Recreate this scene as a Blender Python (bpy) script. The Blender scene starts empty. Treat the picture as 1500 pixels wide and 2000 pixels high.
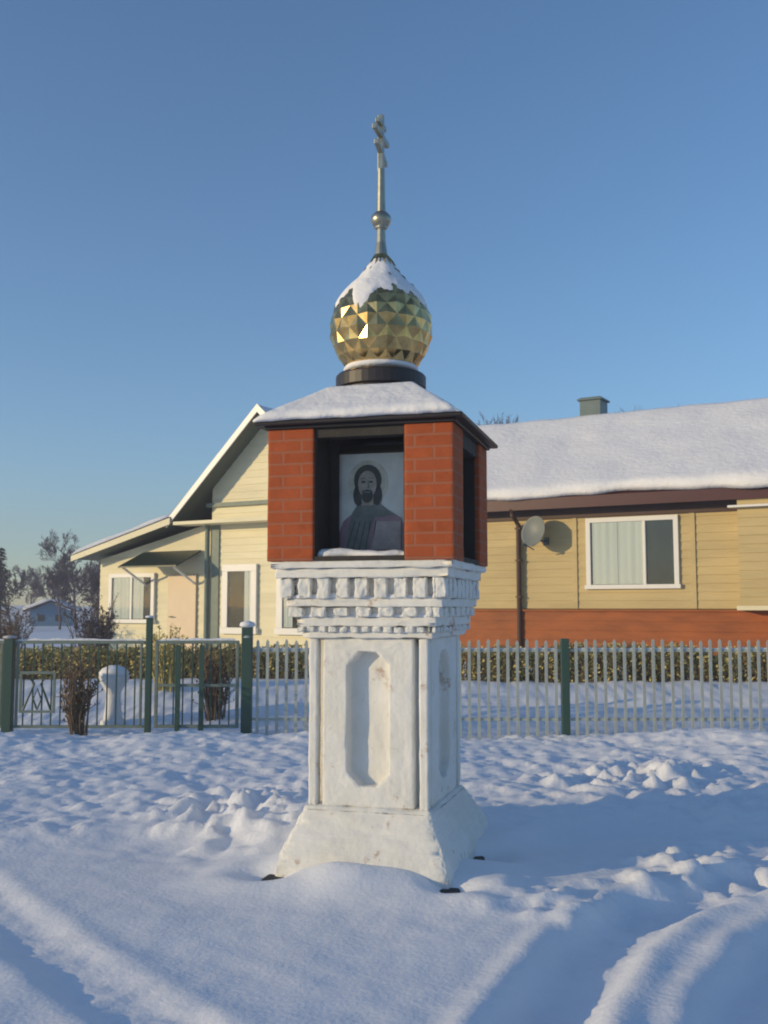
import bpy, bmesh, math, random
from mathutils import Vector, Matrix, noise
R = math.radians
S = bpy.context.scene
COL = S.collection

# ------------------------------------------------------------------ camera
CAM_Z, TILT = 1.70, math.atan(185 / 2000)
cam_d = bpy.data.cameras.new('camera')
cam = bpy.data.objects.new('camera', cam_d)
COL.objects.link(cam)
cam_d.sensor_fit = 'VERTICAL'
cam_d.sensor_height = 36
cam_d.lens = 36
cam_d.clip_start = 0.05
cam_d.clip_end = 3000
cam.location = (0, 0, CAM_Z)
cam.rotation_euler = (R(90) + TILT, 0, 0)
S.camera = cam
S.render.resolution_x, S.render.resolution_y = 768, 1024

# ------------------------------------------------------------------ sky, sun, exposure
SUN_EL, SUN_AZ = R(10), R(250)           # azimuth clockwise from +Y: low sun, left and a little behind the camera
w = bpy.data.worlds.new('World')
S.world = w
w.use_nodes = True
nt = w.node_tree
sky = nt.nodes.new('ShaderNodeTexSky')
sky.sky_type = 'NISHITA'
sky.sun_disc = False
sky.sun_elevation = SUN_EL
sky.sun_rotation = SUN_AZ
sky.altitude = 100
sky.air_density = 1.0
sky.dust_density = 0.2
sky.ozone_density = 3.8
bg = nt.nodes['Background']
nt.links.new(sky.outputs[0], bg.inputs[0])
bg.inputs[1].default_value = 0.15
sd = Vector((math.sin(SUN_AZ) * math.cos(SUN_EL), math.cos(SUN_AZ) * math.cos(SUN_EL), math.sin(SUN_EL)))
sun_d = bpy.data.lights.new('sun', 'SUN')
sun_d.energy = 2.95
sun_d.angle = R(0.5)
sun_d.color = (1.0, 0.77, 0.42)
sun = bpy.data.objects.new('sun', sun_d)
COL.objects.link(sun)
sun.rotation_euler = sd.to_track_quat('Z', 'Y').to_euler()
S.view_settings.view_transform = 'Standard'
S.view_settings.look = 'None'
S.view_settings.gamma = 1
S.view_settings.use_curve_mapping = False
S.view_settings.exposure = 0.4
S.render.engine = 'CYCLES'
S.cycles.max_bounces = 8
S.cycles.filter_width = 2.0

# ------------------------------------------------------------------ materials
def mat(name, col, rough=0.7, metal=0.0, var=0.0, vscale=3.0, bump=0.0, bscale=20.0, col2=None, stretch=(1, 1, 1), spec=0.4, brick=None, bdist=0.02, patch=None):
    """Principled surface; the colour wanders between col and col2 by noise, the bump is two octaves of noise."""
    m = bpy.data.materials.new(name)
    m.use_nodes = True
    n, l = m.node_tree.nodes, m.node_tree.links
    p = n['Principled BSDF']
    p.inputs['Roughness'].default_value = rough
    p.inputs['Metallic'].default_value = metal
    p.inputs['Specular IOR Level'].default_value = spec
    p.inputs['Base Color'].default_value = (*col, 1)
    tc = n.new('ShaderNodeTexCoord')
    mp = n.new('ShaderNodeMapping')
    mp.inputs['Scale'].default_value = stretch
    l.new(tc.outputs['Object'], mp.inputs[0])
    colout = None
    if var > 0:
        t = n.new('ShaderNodeTexNoise')
        t.inputs['Scale'].default_value = vscale
        t.inputs['Detail'].default_value = 6
        t.inputs['Roughness'].default_value = 0.65
        l.new(mp.outputs[0], t.inputs['Vector'])
        rp = n.new('ShaderNodeValToRGB')
        rp.color_ramp.elements[0].position = 0.5 - 0.28
        rp.color_ramp.elements[1].position = 0.5 + 0.22
        c2 = col2 or tuple(c * (1 - var) for c in col)
        rp.color_ramp.elements[0].color = (*c2, 1)
        rp.color_ramp.elements[1].color = (*col, 1)
        l.new(t.outputs['Fac'], rp.inputs[0])
        colout = rp.outputs[0]
    if patch:                                   # bare patches where the coat has come off
        pc, pth, psc = patch
        tp = n.new('ShaderNodeTexNoise'); tp.inputs['Scale'].default_value = psc; tp.inputs['Detail'].default_value = 8; tp.inputs['Roughness'].default_value = .7
        l.new(tc.outputs['Object'], tp.inputs['Vector'])
        rr = n.new('ShaderNodeMapRange'); rr.inputs['From Min'].default_value = pth; rr.inputs['From Max'].default_value = pth + .07
        l.new(tp.outputs['Fac'], rr.inputs['Value'])
        mx = n.new('ShaderNodeMixRGB'); mx.inputs[2].default_value = (*pc, 1)
        l.new(rr.outputs[0], mx.inputs[0]); l.new(colout, mx.inputs[1])
        colout = mx.outputs[0]
    height = None
    if brick:
        bw, bh, mortar, morcol, dark = brick
        sx = n.new('ShaderNodeSeparateXYZ')
        l.new(tc.outputs['Object'], sx.inputs[0])
        ad = n.new('ShaderNodeMath'); ad.operation = 'ADD'
        l.new(sx.outputs[0], ad.inputs[0]); l.new(sx.outputs[1], ad.inputs[1])
        cb = n.new('ShaderNodeCombineXYZ')
        l.new(ad.outputs[0], cb.inputs[0]); l.new(sx.outputs[2], cb.inputs[1])
        bt = n.new('ShaderNodeTexBrick')
        bt.inputs['Scale'].default_value = 1
        bt.inputs['Brick Width'].default_value = bw
        bt.inputs['Row Height'].default_value = bh
        bt.inputs['Mortar Size'].default_value = mortar
        bt.inputs['Mortar Smooth'].default_value = 0.35
        l.new(cb.outputs[0], bt.inputs['Vector'])
        if colout:
            l.new(colout, bt.inputs['Color1'])
        else:
            bt.inputs['Color1'].default_value = (*col, 1)
        if dark is None:
            if colout:
                l.new(colout, bt.inputs['Color2'])
            else:
                bt.inputs['Color2'].default_value = (*col, 1)
        else:
            bt.inputs['Color2'].default_value = (*dark, 1)
        bt.inputs['Mortar'].default_value = (*morcol, 1)
        colout = bt.outputs['Color']
        inv = n.new('ShaderNodeMath'); inv.operation = 'SUBTRACT'
        inv.inputs[0].default_value = 1
        l.new(bt.outputs['Fac'], inv.inputs[1])
        height = inv.outputs[0]
    if colout:
        l.new(colout, p.inputs['Base Color'])
    if bump > 0 or height:
        t2 = n.new('ShaderNodeTexNoise')
        t2.inputs['Scale'].default_value = bscale
        t2.inputs['Detail'].default_value = 5
        l.new(mp.outputs[0], t2.inputs['Vector'])
        h = t2.outputs['Fac']
        if height:
            ml = n.new('ShaderNodeMath'); ml.operation = 'MULTIPLY_ADD'
            l.new(h, ml.inputs[0]); ml.inputs[1].default_value = 0.8
            l.new(height, ml.inputs[2])
            h = ml.outputs[0]
        b = n.new('ShaderNodeBump')
        b.inputs['Strength'].default_value = max(bump, 0.3)
        b.inputs['Distance'].default_value = bdist
        l.new(h, b.inputs['Height'])
        l.new(b.outputs[0], p.inputs['Normal'])
    return m

def glass_mat():
    m = bpy.data.materials.new('window_glass')
    m.use_nodes = True
    n, l = m.node_tree.nodes, m.node_tree.links
    n.remove(n['Principled BSDF'])
    tr = n.new('ShaderNodeBsdfTransparent'); tr.inputs[0].default_value = (.86, .9, .9, 1)
    gl = n.new('ShaderNodeBsdfGlossy'); gl.inputs['Roughness'].default_value = 0.03
    lw = n.new('ShaderNodeLayerWeight'); lw.inputs[0].default_value = .5
    pw_ = n.new('ShaderNodeMath'); pw_.operation = 'POWER'; pw_.inputs[1].default_value = 4; l.new(lw.outputs['Facing'], pw_.inputs[0])
    fr = n.new('ShaderNodeMath'); fr.operation = 'MULTIPLY_ADD'; fr.inputs[1].default_value = .8; fr.inputs[2].default_value = .07; l.new(pw_.outputs[0], fr.inputs[0])
    mx = n.new('ShaderNodeMixShader')
    l.new(fr.outputs[0], mx.inputs[0]); l.new(tr.outputs[0], mx.inputs[1]); l.new(gl.outputs[0], mx.inputs[2])
    l.new(mx.outputs[0], n['Material Output'].inputs[0])
    return m

M = dict(
    snow=mat('snow', (.84, .85, .88), .75, var=.05, vscale=1.5, bump=.22, bscale=30, spec=.25, bdist=.015),
    roof_snow=mat('roof_snow', (.82, .82, .84), .8, var=.08, vscale=2, bump=.5, bscale=9, spec=.2, bdist=.04),
    whitewash=mat('whitewash', (.80, .79, .76), .85, var=.2, vscale=3, col2=(.66, .64, .58), bump=.5, bscale=22, spec=.2, bdist=.012, patch=((.50, .40, .33), .60, 5.5)),
    brick=mat('brick', (.50, .115, .038), .85, var=.5, vscale=7, bump=.4, bscale=60, spec=.2, brick=(.25, .077, .009, (.34, .125, .07), (.36, .085, .032)), bdist=.008),
    dark_roof=mat('dark_roof_sheet', (.035, .028, .028), .45, var=.4, vscale=4, spec=.4),
    dark_wood=mat('dark_wood', (.05, .04, .032), .7, var=.4, vscale=6),
    niche=mat('niche_shade_dark', (.045, .04, .036), .8, var=.4, vscale=6, bump=.3, bscale=25),  # near-black, so the shade inside the niche sits in the colour
    gold=mat('gilded_metal', (.82, .58, .24), .25, 1.0, var=.4, vscale=9, col2=(.26, .18, .08)),
    spire=mat('weathered_gilding', (.46, .44, .34), .35, .9, var=.4, vscale=15),
    concrete=mat('dark_concrete', (.06, .058, .055), .9, var=.4, vscale=8, bump=.5, bscale=25),
    ochre=mat('ochre_siding', (.60, .465, .22), .6, var=.30, vscale=.9, stretch=(.5, 1, 3), bump=.25, bscale=12),
    cream=mat('cream_siding', (.86, .78, .53), .6, var=.24, vscale=.9, stretch=(.5, 1, 3), bump=.25, bscale=12),
    brown=mat('brown_cladding', (.39, .10, .013), .6, var=.5, vscale=1.6, stretch=(.8, 1, 3), bump=.3, bscale=10),
    maroon=mat('maroon_sheet', (.085, .022, .02), .4, var=.35, vscale=2),
    darkbrown=mat('dark_brown_paint', (.075, .035, .02), .55, var=.3, vscale=4),
    white=mat('white_upvc', (.80, .78, .74), .4, var=.06, vscale=4),
    curtain=mat('curtain', (.72, .73, .66), .9, var=.12, vscale=2, stretch=(8, 1, .4)),
    room=mat('dim_room', (.06, .065, .06), .9, var=.5, vscale=2),
    warmroom=mat('dim_brown_room', (.10, .085, .05), .9, var=.5, vscale=2.5),
    glass=glass_mat(),
    door=mat('peach_door', (.74, .58, .40), .5, var=.1, vscale=3),
    green=mat('dark_green_paint', (.03, .085, .058), .5, var=.35, vscale=9, col2=(.045, .08, .065)),
    palegreen=mat('grey_green_paint', (.20, .25, .21), .55, var=.35, vscale=8),
    canopy=mat('dark_green_sheet', (.018, .035, .024), .4, var=.3, vscale=4),
    dish=mat('grey_dish', (.20, .22, .21), .5, var=.15, vscale=5),
    teal=mat('grey_metal_flue', (.09, .13, .14), .45, .3, var=.3, vscale=5),
    bark=mat('winter_bark', (.13, .105, .105), .9, var=.35, vscale=9),
    soffit=mat('grey_green_soffit', (.13, .15, .11), .6, var=.3, vscale=3),
    picket=mat('pale_picket_paint', (.46, .50, .46), .55, var=.3, vscale=7),
    twig=mat('frosted_twigs', (.125, .105, .125), .9, var=.3, vscale=5),
    browntwig=mat('brown_twigs', (.20, .14, .09), .9, var=.4, vscale=6),
    hedge=mat('dry_hedge_leaf', (.60, .49, .18), .8, var=.45, vscale=3, col2=(.36, .31, .10)),
    spruce=mat('spruce_needles', (.035, .06, .05), .85, var=.4, vscale=3),
    blue=mat('blue_boards', (.13, .27, .40), .7, var=.15, vscale=2, stretch=(6, 1, .5)),
    urn=mat('white_concrete', (.74, .73, .72), .85, var=.12, vscale=6, bump=.4, bscale=30),
    ic_bg=mat('icon_ground', (.80, .80, .74), .3, var=.3, vscale=6),
    ic_halo=mat('icon_halo', (.80, .77, .62), .3, var=.5, vscale=9),
    ic_hair=mat('icon_hair', (.10, .105, .095), .7, var=.5, vscale=14),
    ic_face=mat('icon_face', (.50, .45, .37), .7, var=.5, vscale=20),
    ic_robe=mat('icon_robe', (.25, .27, .25), .7, var=.5, vscale=12),
    ic_plum=mat('icon_mantle', (.42, .29, .33), .7, var=.5, vscale=9),
    ic_pale=mat('icon_cloth', (.50, .44, .42), .7, var=.5, vscale=9),
)

# ------------------------------------------------------------------ mesh helpers
class MB:
    """Collects shapes; build() links them as ONE mesh object."""
    def __init__(self):
        self.v, self.f, self.mi = [], [], []
        self.m = 0
    def add(self, vs, fs):
        o = len(self.v)
        self.v += [tuple(p) for p in vs]
        for q in fs:
            self.f.append([i + o for i in q]); self.mi.append(self.m)
    def box(self, x0, x1, y0, y1, z0, z1):
        self.add([(x0, y0, z0), (x1, y0, z0), (x1, y1, z0), (x0, y1, z0), (x0, y0, z1), (x1, y0, z1), (x1, y1, z1), (x0, y1, z1)],
                 [(3, 2, 1, 0), (4, 5, 6, 7), (0, 1, 5, 4), (1, 2, 6, 5), (2, 3, 7, 6), (3, 0, 4, 7)])
    def prism(self, poly, a, b):
        """poly: list of (x, z) going round; extruded along y from a to b."""
        n = len(poly)
        self.add([(x, a, z) for x, z in poly] + [(x, b, z) for x, z in poly],
                 [tuple(range(n)), tuple(range(2 * n - 1, n - 1, -1))] + [((i + 1) % n, i, n + i, n + (i + 1) % n) for i in range(n)])
    def frustum(self, h0, z0, h1, z1):
        self.add([(-h0, -h0, z0), (h0, -h0, z0), (h0, h0, z0), (-h0, h0, z0), (-h1, -h1, z1), (h1, -h1, z1), (h1, h1, z1), (-h1, h1, z1)],
                 [(3, 2, 1, 0), (4, 5, 6, 7), (0, 1, 5, 4), (1, 2, 6, 5), (2, 3, 7, 6), (3, 0, 4, 7)])
    def tube(self, pts, rad, n=6, cap=True):
        pts = [Vector(p) for p in pts]
        if not isinstance(rad, (list, tuple)):
            rad = [rad] * len(pts)
        vs, fs = [], []
        for i, p in enumerate(pts):
            d = (pts[min(i + 1, len(pts) - 1)] - pts[max(i - 1, 0)]).normalized()
            a = d.cross(Vector((0, 0, 1)) if abs(d.z) < .9 else Vector((1, 0, 0))).normalized()
            b = d.cross(a)
            for k in range(n):
                t = 2 * math.pi * k / n
                vs.append(p + (a * math.cos(t) + b * math.sin(t)) * rad[i])
        for i in range(len(pts) - 1):
            for k in range(n):
                fs.append((i * n + k, i * n + (k + 1) % n, (i + 1) * n + (k + 1) % n, (i + 1) * n + k))
        if cap:
            fs += [tuple(range(n))[::-1], tuple(range((len(pts) - 1) * n, len(pts) * n))]
        self.add(vs, fs)
    def lathe(self, prof, n=32, cx=0, cy=0, caps=True):
        vs, fs = [], []
        for r, z in prof:
            for k in range(n):
                t = 2 * math.pi * k / n
                vs.append((cx + r * math.cos(t), cy + r * math.sin(t), z))
        for i in range(len(prof) - 1):
            for k in range(n):
                fs.append((i * n + k, i * n + (k + 1) % n, (i + 1) * n + (k + 1) % n, (i + 1) * n + k))
        if caps:
            fs += [tuple(range(n))[::-1], tuple(range((len(prof) - 1) * n, len(prof) * n))]
        self.add(vs, fs)
    def build(self, name, mats, parent=None, smooth=False, bevel=0):
        me = bpy.data.meshes.new(name)
        me.from_pydata(self.v, [], self.f)
        mats = mats if isinstance(mats, list) else [mats]
        for m in mats:
            me.materials.append(m)
        me.polygons.foreach_set('material_index', self.mi)
        if smooth:
            me.polygons.foreach_set('use_smooth', [True] * len(me.polygons))
        me.validate()
        me.update()
        o = bpy.data.objects.new(name, me)
        COL.objects.link(o)
        o.parent = parent
        if bevel:
            b = o.modifiers.new('bevel', 'BEVEL')
            b.width = bevel; b.segments = 2; b.limit_method = 'ANGLE'; b.angle_limit = R(40)
        return o

def tag(o, label=None, cat=None, group=None, kind=None):
    if label: o['label'] = label
    if cat: o['category'] = cat
    if group: o['group'] = group
    if kind: o['kind'] = kind
    return o

def thing(name, loc, label, cat, rz=0, group=None):
    o = bpy.data.objects.new(name, None)
    COL.objects.link(o)
    o.location = loc
    o.rotation_euler = (0, 0, rz)
    o.empty_display_size = .2
    return tag(o, label, cat, group)

def kids(o):
    return [c for c in bpy.data.objects if c.parent is o]

def copy_tree(o, parent=None):
    c = o.copy(); COL.objects.link(c); c.parent = parent
    for ch in kids(o):
        copy_tree(ch, c)
    return c

def box(name, m, parent, x0, x1, y0, y1, z0, z1, bevel=0):
    b = MB(); b.box(x0, x1, y0, y1, z0, z1)
    return b.build(name, m, parent, bevel=bevel)

def sst(a, b, x):
    t = min(1, max(0, (x - a) / (b - a)))
    return t * t * (3 - 2 * t)

# ------------------------------------------------------------------ snow ground
SX, SY, SYAW = 0.0, 7.03, -R(15.4)            # the shrine's centre and turn
def seg_dist(x, y, pts):
    best, side = 1e9, 1
    for (ax, ay), (bx, by) in zip(pts, pts[1:]):
        dx, dy = bx - ax, by - ay
        t = max(0, min(1, ((x - ax) * dx + (y - ay) * dy) / (dx * dx + dy * dy)))
        px, py = ax + t * dx - x, ay + t * dy - y
        d = math.hypot(px, py)
        if d < best:
            best = d
            side = 1 if dx * py - dy * px > 0 else -1
    return best * side
RUTS = [([(.15, 2.6), (.42, 3.7), (.74, 4.6), (1.08, 5.35), (1.52, 6.0), (2.35, 6.6), (4, 7.1)], .19, .085),
        ([(.95, 2.6), (1.28, 3.7), (1.62, 4.6), (2.05, 5.3), (2.65, 5.9), (3.5, 6.4), (5, 6.8)], .20, .08),
        ([(-3.6, 7.5), (-2.75, 6.7), (-1.6, 5.2), (-.8, 4.2), (.2, 3.0)], .17, .03),
        ([(-4, 6.3), (-3.1, 5.6), (-2.1, 4.35), (-1.2, 3.1)], .2, .035)]
def nz(x, y, s, o=0):
    return noise.noise(Vector((x * s + o, y * s + o * 1.7, o * .3)))
def ground(x, y):
    h = 0.0
    r = math.hypot(x, y - 7)
    if r > 70:
        h += .5 + nz(x, y, .01, 5) * min(2.5, (r - 70) * .02)
        return h
    # the bank before the fence, a dip along it, deeper snow in the yard
    edge = 7.55 + .18 * x * .6 + nz(x, 0, .8, 3) * .35
    bank = sst(edge - .25, edge + .55, y) * .12 + sst(edge + .3, 11.2, y) * .055
    bank *= 1 - .55 * sst(11.4, 13.0, y)
    yard = sst(13.4, 17, y) * .42
    h += bank + yard
    rough = sst(edge - .3, edge + .5, y) * (1 - .6 * sst(14, 20, y))
    if y < 30 and abs(x) < 14:
        lum = nz(x, y, 1.1, 1) * .040 + nz(x, y, 2.6, 2) * .030 + max(0, nz(x, y, 5.2, 4)) * .04 + nz(x, y, 11, 6) * .02 + nz(x, y, 23, 7) * .010
        h += rough * lum
        # crumbs of thrown-up snow
        for (cx, cy, rr, am) in ((-1.1, 8.1, .75, .10), (1.75, 6.75, .5, .06), (2.75, 6.9, .7, .065), (1.0, 6.0, .4, .05), (2.3, 9.4, .9, .1)):
            g = math.exp(-((x - cx) ** 2 + (y - cy) ** 2) / (rr * rr))
            if g > .02:
                h += g * am * max(0, .35 + 1.6 * nz(x, y, 5.5, 9) + .8 * nz(x, y, 12, 8))
        # snow piles close to the fence
        for (cx, cy, rr, am) in ((4.1, 11.3, 1.0, .16), (-2.2, 11.6, .9, .12), (-4.3, 11.6, .8, .10), (3.1, 12, .6, .06), (-.9, 11.8, .6, .09)):
            h += am * math.exp(-((x - cx) ** 2 + (y - cy) ** 2) / (rr * rr))
        road = 1 - rough
        h += road * (nz(x, y, .6, 11) * .03 + nz(x, y, 2.2, 12) * .012 + nz(x, y, 7, 13) * .006)
        if y < 8.2:
            fade = 1 - sst(6.4, 7.6, y) * .75
            for pts, wd, dp in RUTS:
                d = seg_dist(x, y, pts)
                a = abs(d)
                if a < 3 * wd:
                    wob = 1 + .35 * nz(x, y, 3, 15)
                    h += fade * wob * (-dp * math.exp(-(a / wd) ** 4) + dp * .26 * math.exp(-((a - 1.55 * wd) / (wd * .42)) ** 2))
                    if a < wd:
                        h += fade * (.012 * nz(x, y, 13, 17) + .002 * math.sin((x + y) * 45))
        # hollows and a drift round the foot of the shrine
        c, s_ = math.cos(-SYAW), math.sin(-SYAW)
        lx, ly = c * (x - SX) - s_ * (y - SY), s_ * (x - SX) + c * (y - SY)
        q = max(abs(lx), abs(ly))
        h += .07 * math.exp(-((q - .62) / .3) ** 2) * (1 + .7 * nz(x, y, 3, 19))
        h += .045 * math.exp(-((lx - .02) / .26) ** 2 - ((ly + .58) / .24) ** 2)
        for hx, hy in ((-.60, -.60), (.60, -.60), (.66, .2)):
            h -= .13 * math.exp(-((lx - hx) / .17) ** 2 - ((ly - hy) / .14) ** 2)
    # unseen snow ridge, added left of the picture to shade the foreground
    if -14 < x < -2.5 and y < 12:
        e = (1 - sst(5.4, 6.9, y + .25 * nz(x, y, 1, 30))) * .40
        h += e * (1.0 + .12 * nz(x, y, .7, 31)) * math.exp(-((x + 4.9 + .15 * nz(y, 0, .8, 32)) / .75) ** 2)
    return h

def axis(a, b, step, far, grow):
    v = [a]
    while v[-1] < b: v.append(v[-1] + step)
    s, lo = step, a
    out = []
    while lo > -far:
        s *= grow; lo -= s; out.append(lo)
    s = step
    while v[-1] < far:
        s *= grow; v.append(v[-1] + s)
    return out[::-1] + v
xs = axis(-5.2, 5.2, .04, 900, 1.1)
ys = axis(3.4, 13.0, .035, 900, 1.06)
b = MB()
b.v = [(x, y, ground(x, y)) for y in ys for x in xs]
nx = len(xs)
b.f = [(j * nx + i, j * nx + i + 1, (j + 1) * nx + i + 1, (j + 1) * nx + i) for j in range(len(ys) - 1) for i in range(nx - 1)]
b.mi = [0] * len(b.f)
tag(b.build('snow_ground', M['snow'], smooth=True), kind='structure')

# ------------------------------------------------------------------ the wayside shrine
sh = thing('wayside_shrine', (SX, SY, 0), 'white pillar shrine with red brick top and golden onion dome, standing in snow', 'shrine', SYAW)
def deepen(b):
    """the pillar is deeper than it is wide: stretch it backwards below the capital"""
    out = []
    for x, y, z in b.v:
        k = .30 * (1 - sst(1.5, 1.95, z)) + .12 * (1 - sst(.1, .45, z))
        out.append((x, y + max(0, y + .39) * k, z))
    b.v = out
ptex = bpy.data.textures.new('plaster_lumps', 'CLOUDS')
ptex.noise_scale = .07; ptex.noise_depth = 3
def plaster(o, lev=4, amt=.016):
    """hand-laid plaster: the faces and edges wander by a few millimetres"""
    sb = o.modifiers.new('refine', 'SUBSURF'); sb.subdivision_type = 'SIMPLE'; sb.levels = sb.render_levels = lev
    d = o.modifiers.new('lumps', 'DISPLACE'); d.texture = ptex; d.strength = amt; d.mid_level = .5; d.texture_coords = 'LOCAL'
    o.data.polygons.foreach_set('use_smooth', [True] * len(o.data.polygons))
    return o
box('footing', M['concrete'], sh, -.63, .63, -.63, 1.0, -.3, .008, .02)
b = MB(); 
RG = [(.57, -.1), (.56, .06), (.54, .15), (.505, .23), (.465, .31), (.435, .38), (.425, .405), (.412, .432)]
b.add([(sx * h_, sy * h_, z_) for h_, z_ in RG for sx, sy in ((-1, -1), (1, -1), (1, 1), (-1, 1))],
      [(4 * i + k, 4 * i + (k + 1) % 4, 4 * i + 4 + (k + 1) % 4, 4 * i + 4 + k) for i in range(len(RG) - 1) for k in range(4)] + [(3, 2, 1, 0), tuple(range(4 * len(RG) - 4, 4 * len(RG)))])
deepen(b)
plaster(b.build('base', M['whitewash'], sh, bevel=.03), 4, .03)
# shaft: core, four panels each with a long eight-sided recess, four corner posts behind grooves
Z0, Z1 = .43, 1.50
b = MB()
b.box(-.285, .285, -.285, .285, Z0, Z1)
def rot_add(vs, fs, k):
    c, s_ = [(1, 0), (0, 1), (-1, 0), (0, -1)][k]
    b.add([(c * x - s_ * y, s_ * x + c * y, z) for x, y, z in vs], fs)
pw, yo, yi = .305, -.395, -.325
a_, b0, b1, ch = .138, Z0 + .13, Z1 - .09, .085
oct_ = [(-a_ + ch, b0), (a_ - ch, b0), (a_, b0 + ch), (a_, b1 - ch), (a_ - ch, b1), (-a_ + ch, b1), (-a_, b1 - ch), (-a_, b0 + ch)]
for k in range(4):
    vs = [(-pw, yo, Z0), (pw, yo, Z0), (pw, yo, Z1), (-pw, yo, Z1)] + [(x, yo, z) for x, z in oct_] + [(x, yi, z) for x, z in oct_] \
        + [(-pw, -.27, Z0), (pw, -.27, Z0), (pw, -.27, Z1), (-pw, -.27, Z1)]
    o = [4 + i for i in range(8)]; n_ = [12 + i for i in range(8)]
    fs = [(0, 1, o[1], o[0]), (1, o[2], o[1]), (1, 2, o[3], o[2]), (2, o[4], o[3]), (2, 3, o[5], o[4]), (3, o[6], o[5]), (3, 0, o[7], o[6]), (0, o[0], o[7])]
    fs += [(o[i], o[(i + 1) % 8], n_[(i + 1) % 8], n_[i]) for i in range(8)] + [tuple(n_)]
    fs += [(1, 21, 22, 2), (0, 3, 23, 20), (3, 2, 22, 23), (0, 20, 21, 1)]
    rot_add(vs, fs, k)
for sx in (-1, 1):
    for sy in (-1, 1):
        x0, x1 = sorted((sx * .338, sx * .40)); y0, y1 = sorted((sy * .338, sy * .40))
        b.box(x0, x1, y0, y1, Z0, Z1)
deepen(b); plaster(b.build('shaft', M['whitewash'], sh, bevel=.012), 4, .013)
# capital: courses of brick stepping outward with dentils
b = MB()
def back_up(i0, k):
    for i in range(i0, len(b.v)):
        x, y, z = b.v[i]; b.v[i] = (x, y + max(0, y + .39) * k, z)
def course(h, z0, z1):
    h *= 1.025
    i0 = len(b.v); b.box(-h, h, -h, h, z0, z1); back_up(i0, KB[z0])
KB = {1.50: .30, 1.535: .29, 1.537: .29, 1.575: .27, 1.635: .20, 1.637: .20, 1.70: .17, 1.755: .08, 1.757: .08, 1.885: .04, 1.945: 0}
def dentils(h, deep, z0, z1, n, gap):
    h *= 1.025
    wd = (2 * h + gap) / n; i0 = len(b.v)
    for k in range(4):
        for i in range(n):
            x0 = -h + i * wd; x1 = x0 + wd - gap
            if i == n - 1: x1 = h - deep - .002       # the corner block belongs to the next side
            rot_add([(x0, -h, z0), (x1, -h, z0), (x1, -h + deep, z0), (x0, -h + deep, z0), (x0, -h, z1), (x1, -h, z1), (x1, -h + deep, z1), (x0, -h + deep, z1)],
                    [(3, 2, 1, 0), (4, 5, 6, 7), (0, 1, 5, 4), (1, 2, 6, 5), (2, 3, 7, 6), (3, 0, 4, 7)], k)
    back_up(i0, KB[z0])
course(.425, 1.50, 1.535)
course(.42, 1.535, 1.575); dentils(.452, .033, 1.537, 1.573, 13, .025)
course(.455, 1.575, 1.635)
course(.445, 1.635, 1.70); dentils(.49, .05, 1.637, 1.698, 7, .055)
course(.505, 1.70, 1.755)
course(.475, 1.755, 1.885); dentils(.535, .065, 1.757, 1.883, 9, .045)
course(.555, 1.885, 1.945)
course(.585, 1.945, 1.99)
plaster(b.build('capital', M['whitewash'], sh, bevel=.012), 4, .030)
# snow lying on the capital's ledge
random.seed(4)
def snow_strip(name, parent, pts, wd, ht, m=None, n=8):
    """a rounded ridge of snow along a line"""
    b = MB(); P = [Vector(p) for p in pts]
    prof = [(-1, 0), (-.92, .5), (-.5, .9), (0, 1), (.5, .9), (.92, .5), (1, 0)]
    vs, fs = [], []
    L = []
    for i in range(len(P) - 1):
        k = max(2, int((P[i + 1] - P[i]).length / .05))
        L += [P[i].lerp(P[i + 1], j / k) for j in range(k)]
    L.append(P[-1])
    for i, p in enumerate(L):
        d = (L[min(i + 1, len(L) - 1)] - L[max(0, i - 1)]); d.z = 0; d.normalize()
        sdir = Vector((d.y, -d.x, 0))
        e = .75 + .5 * noise.noise(p * 6); e2 = .8 + .45 * noise.noise(p * 9 + Vector((7, 1, 2)))
        if i in (0, len(L) - 1): e *= .4; e2 *= .3
        vs += [p + sdir * (u * wd * e) + Vector((0, 0, v * ht * e2)) for u, v in prof]
    m_ = len(prof)
    for i in range(len(L) - 1):
        fs += [(i * m_ + k, i * m_ + k + 1, (i + 1) * m_ + k + 1, (i + 1) * m_ + k) for k in range(m_ - 1)]
        fs.append((i * m_ + m_ - 1, i * m_, (i + 1) * m_, (i + 1) * m_ + m_ - 1))
    fs += [tuple(range(m_)), tuple(range((len(L) - 1) * m_, len(L) * m_))[::-1]]
    b.add(vs, fs)
    return b.build(name, m or M['roof_snow'], parent, smooth=True)
cap = [o for o in kids(sh) if o.name.startswith('capital')][0]
snow_strip('ledge_snow', cap, [(-.33, -.515, 2.018), (-.1, -.505, 2.02), (.30, -.515, 2.018)], .075, .055)
for q, (h_, z_, w_) in enumerate(((.49, 1.753, .03), (.445, 1.633, .022), (.525, 1.885, .02), (.565, 1.988, .028), (.415, 1.534, .016))):
    random.seed(q)
    x = -h_
    while x < h_ - .12:
        e_ = min(h_, x + random.uniform(.12, .4))
        snow_strip('ledge_snow', cap, [(x, -h_ - .012, z_), (e_, -h_ - .012, z_)], w_, w_ * random.uniform(.8, 1.5))
        x = e_ + random.uniform(.0, .07)
snow_strip('ledge_snow', cap, [(.50, -.575, 1.985), (.575, -.57, 1.985), (.575, .3, 1.985)], .03, .03)
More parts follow.
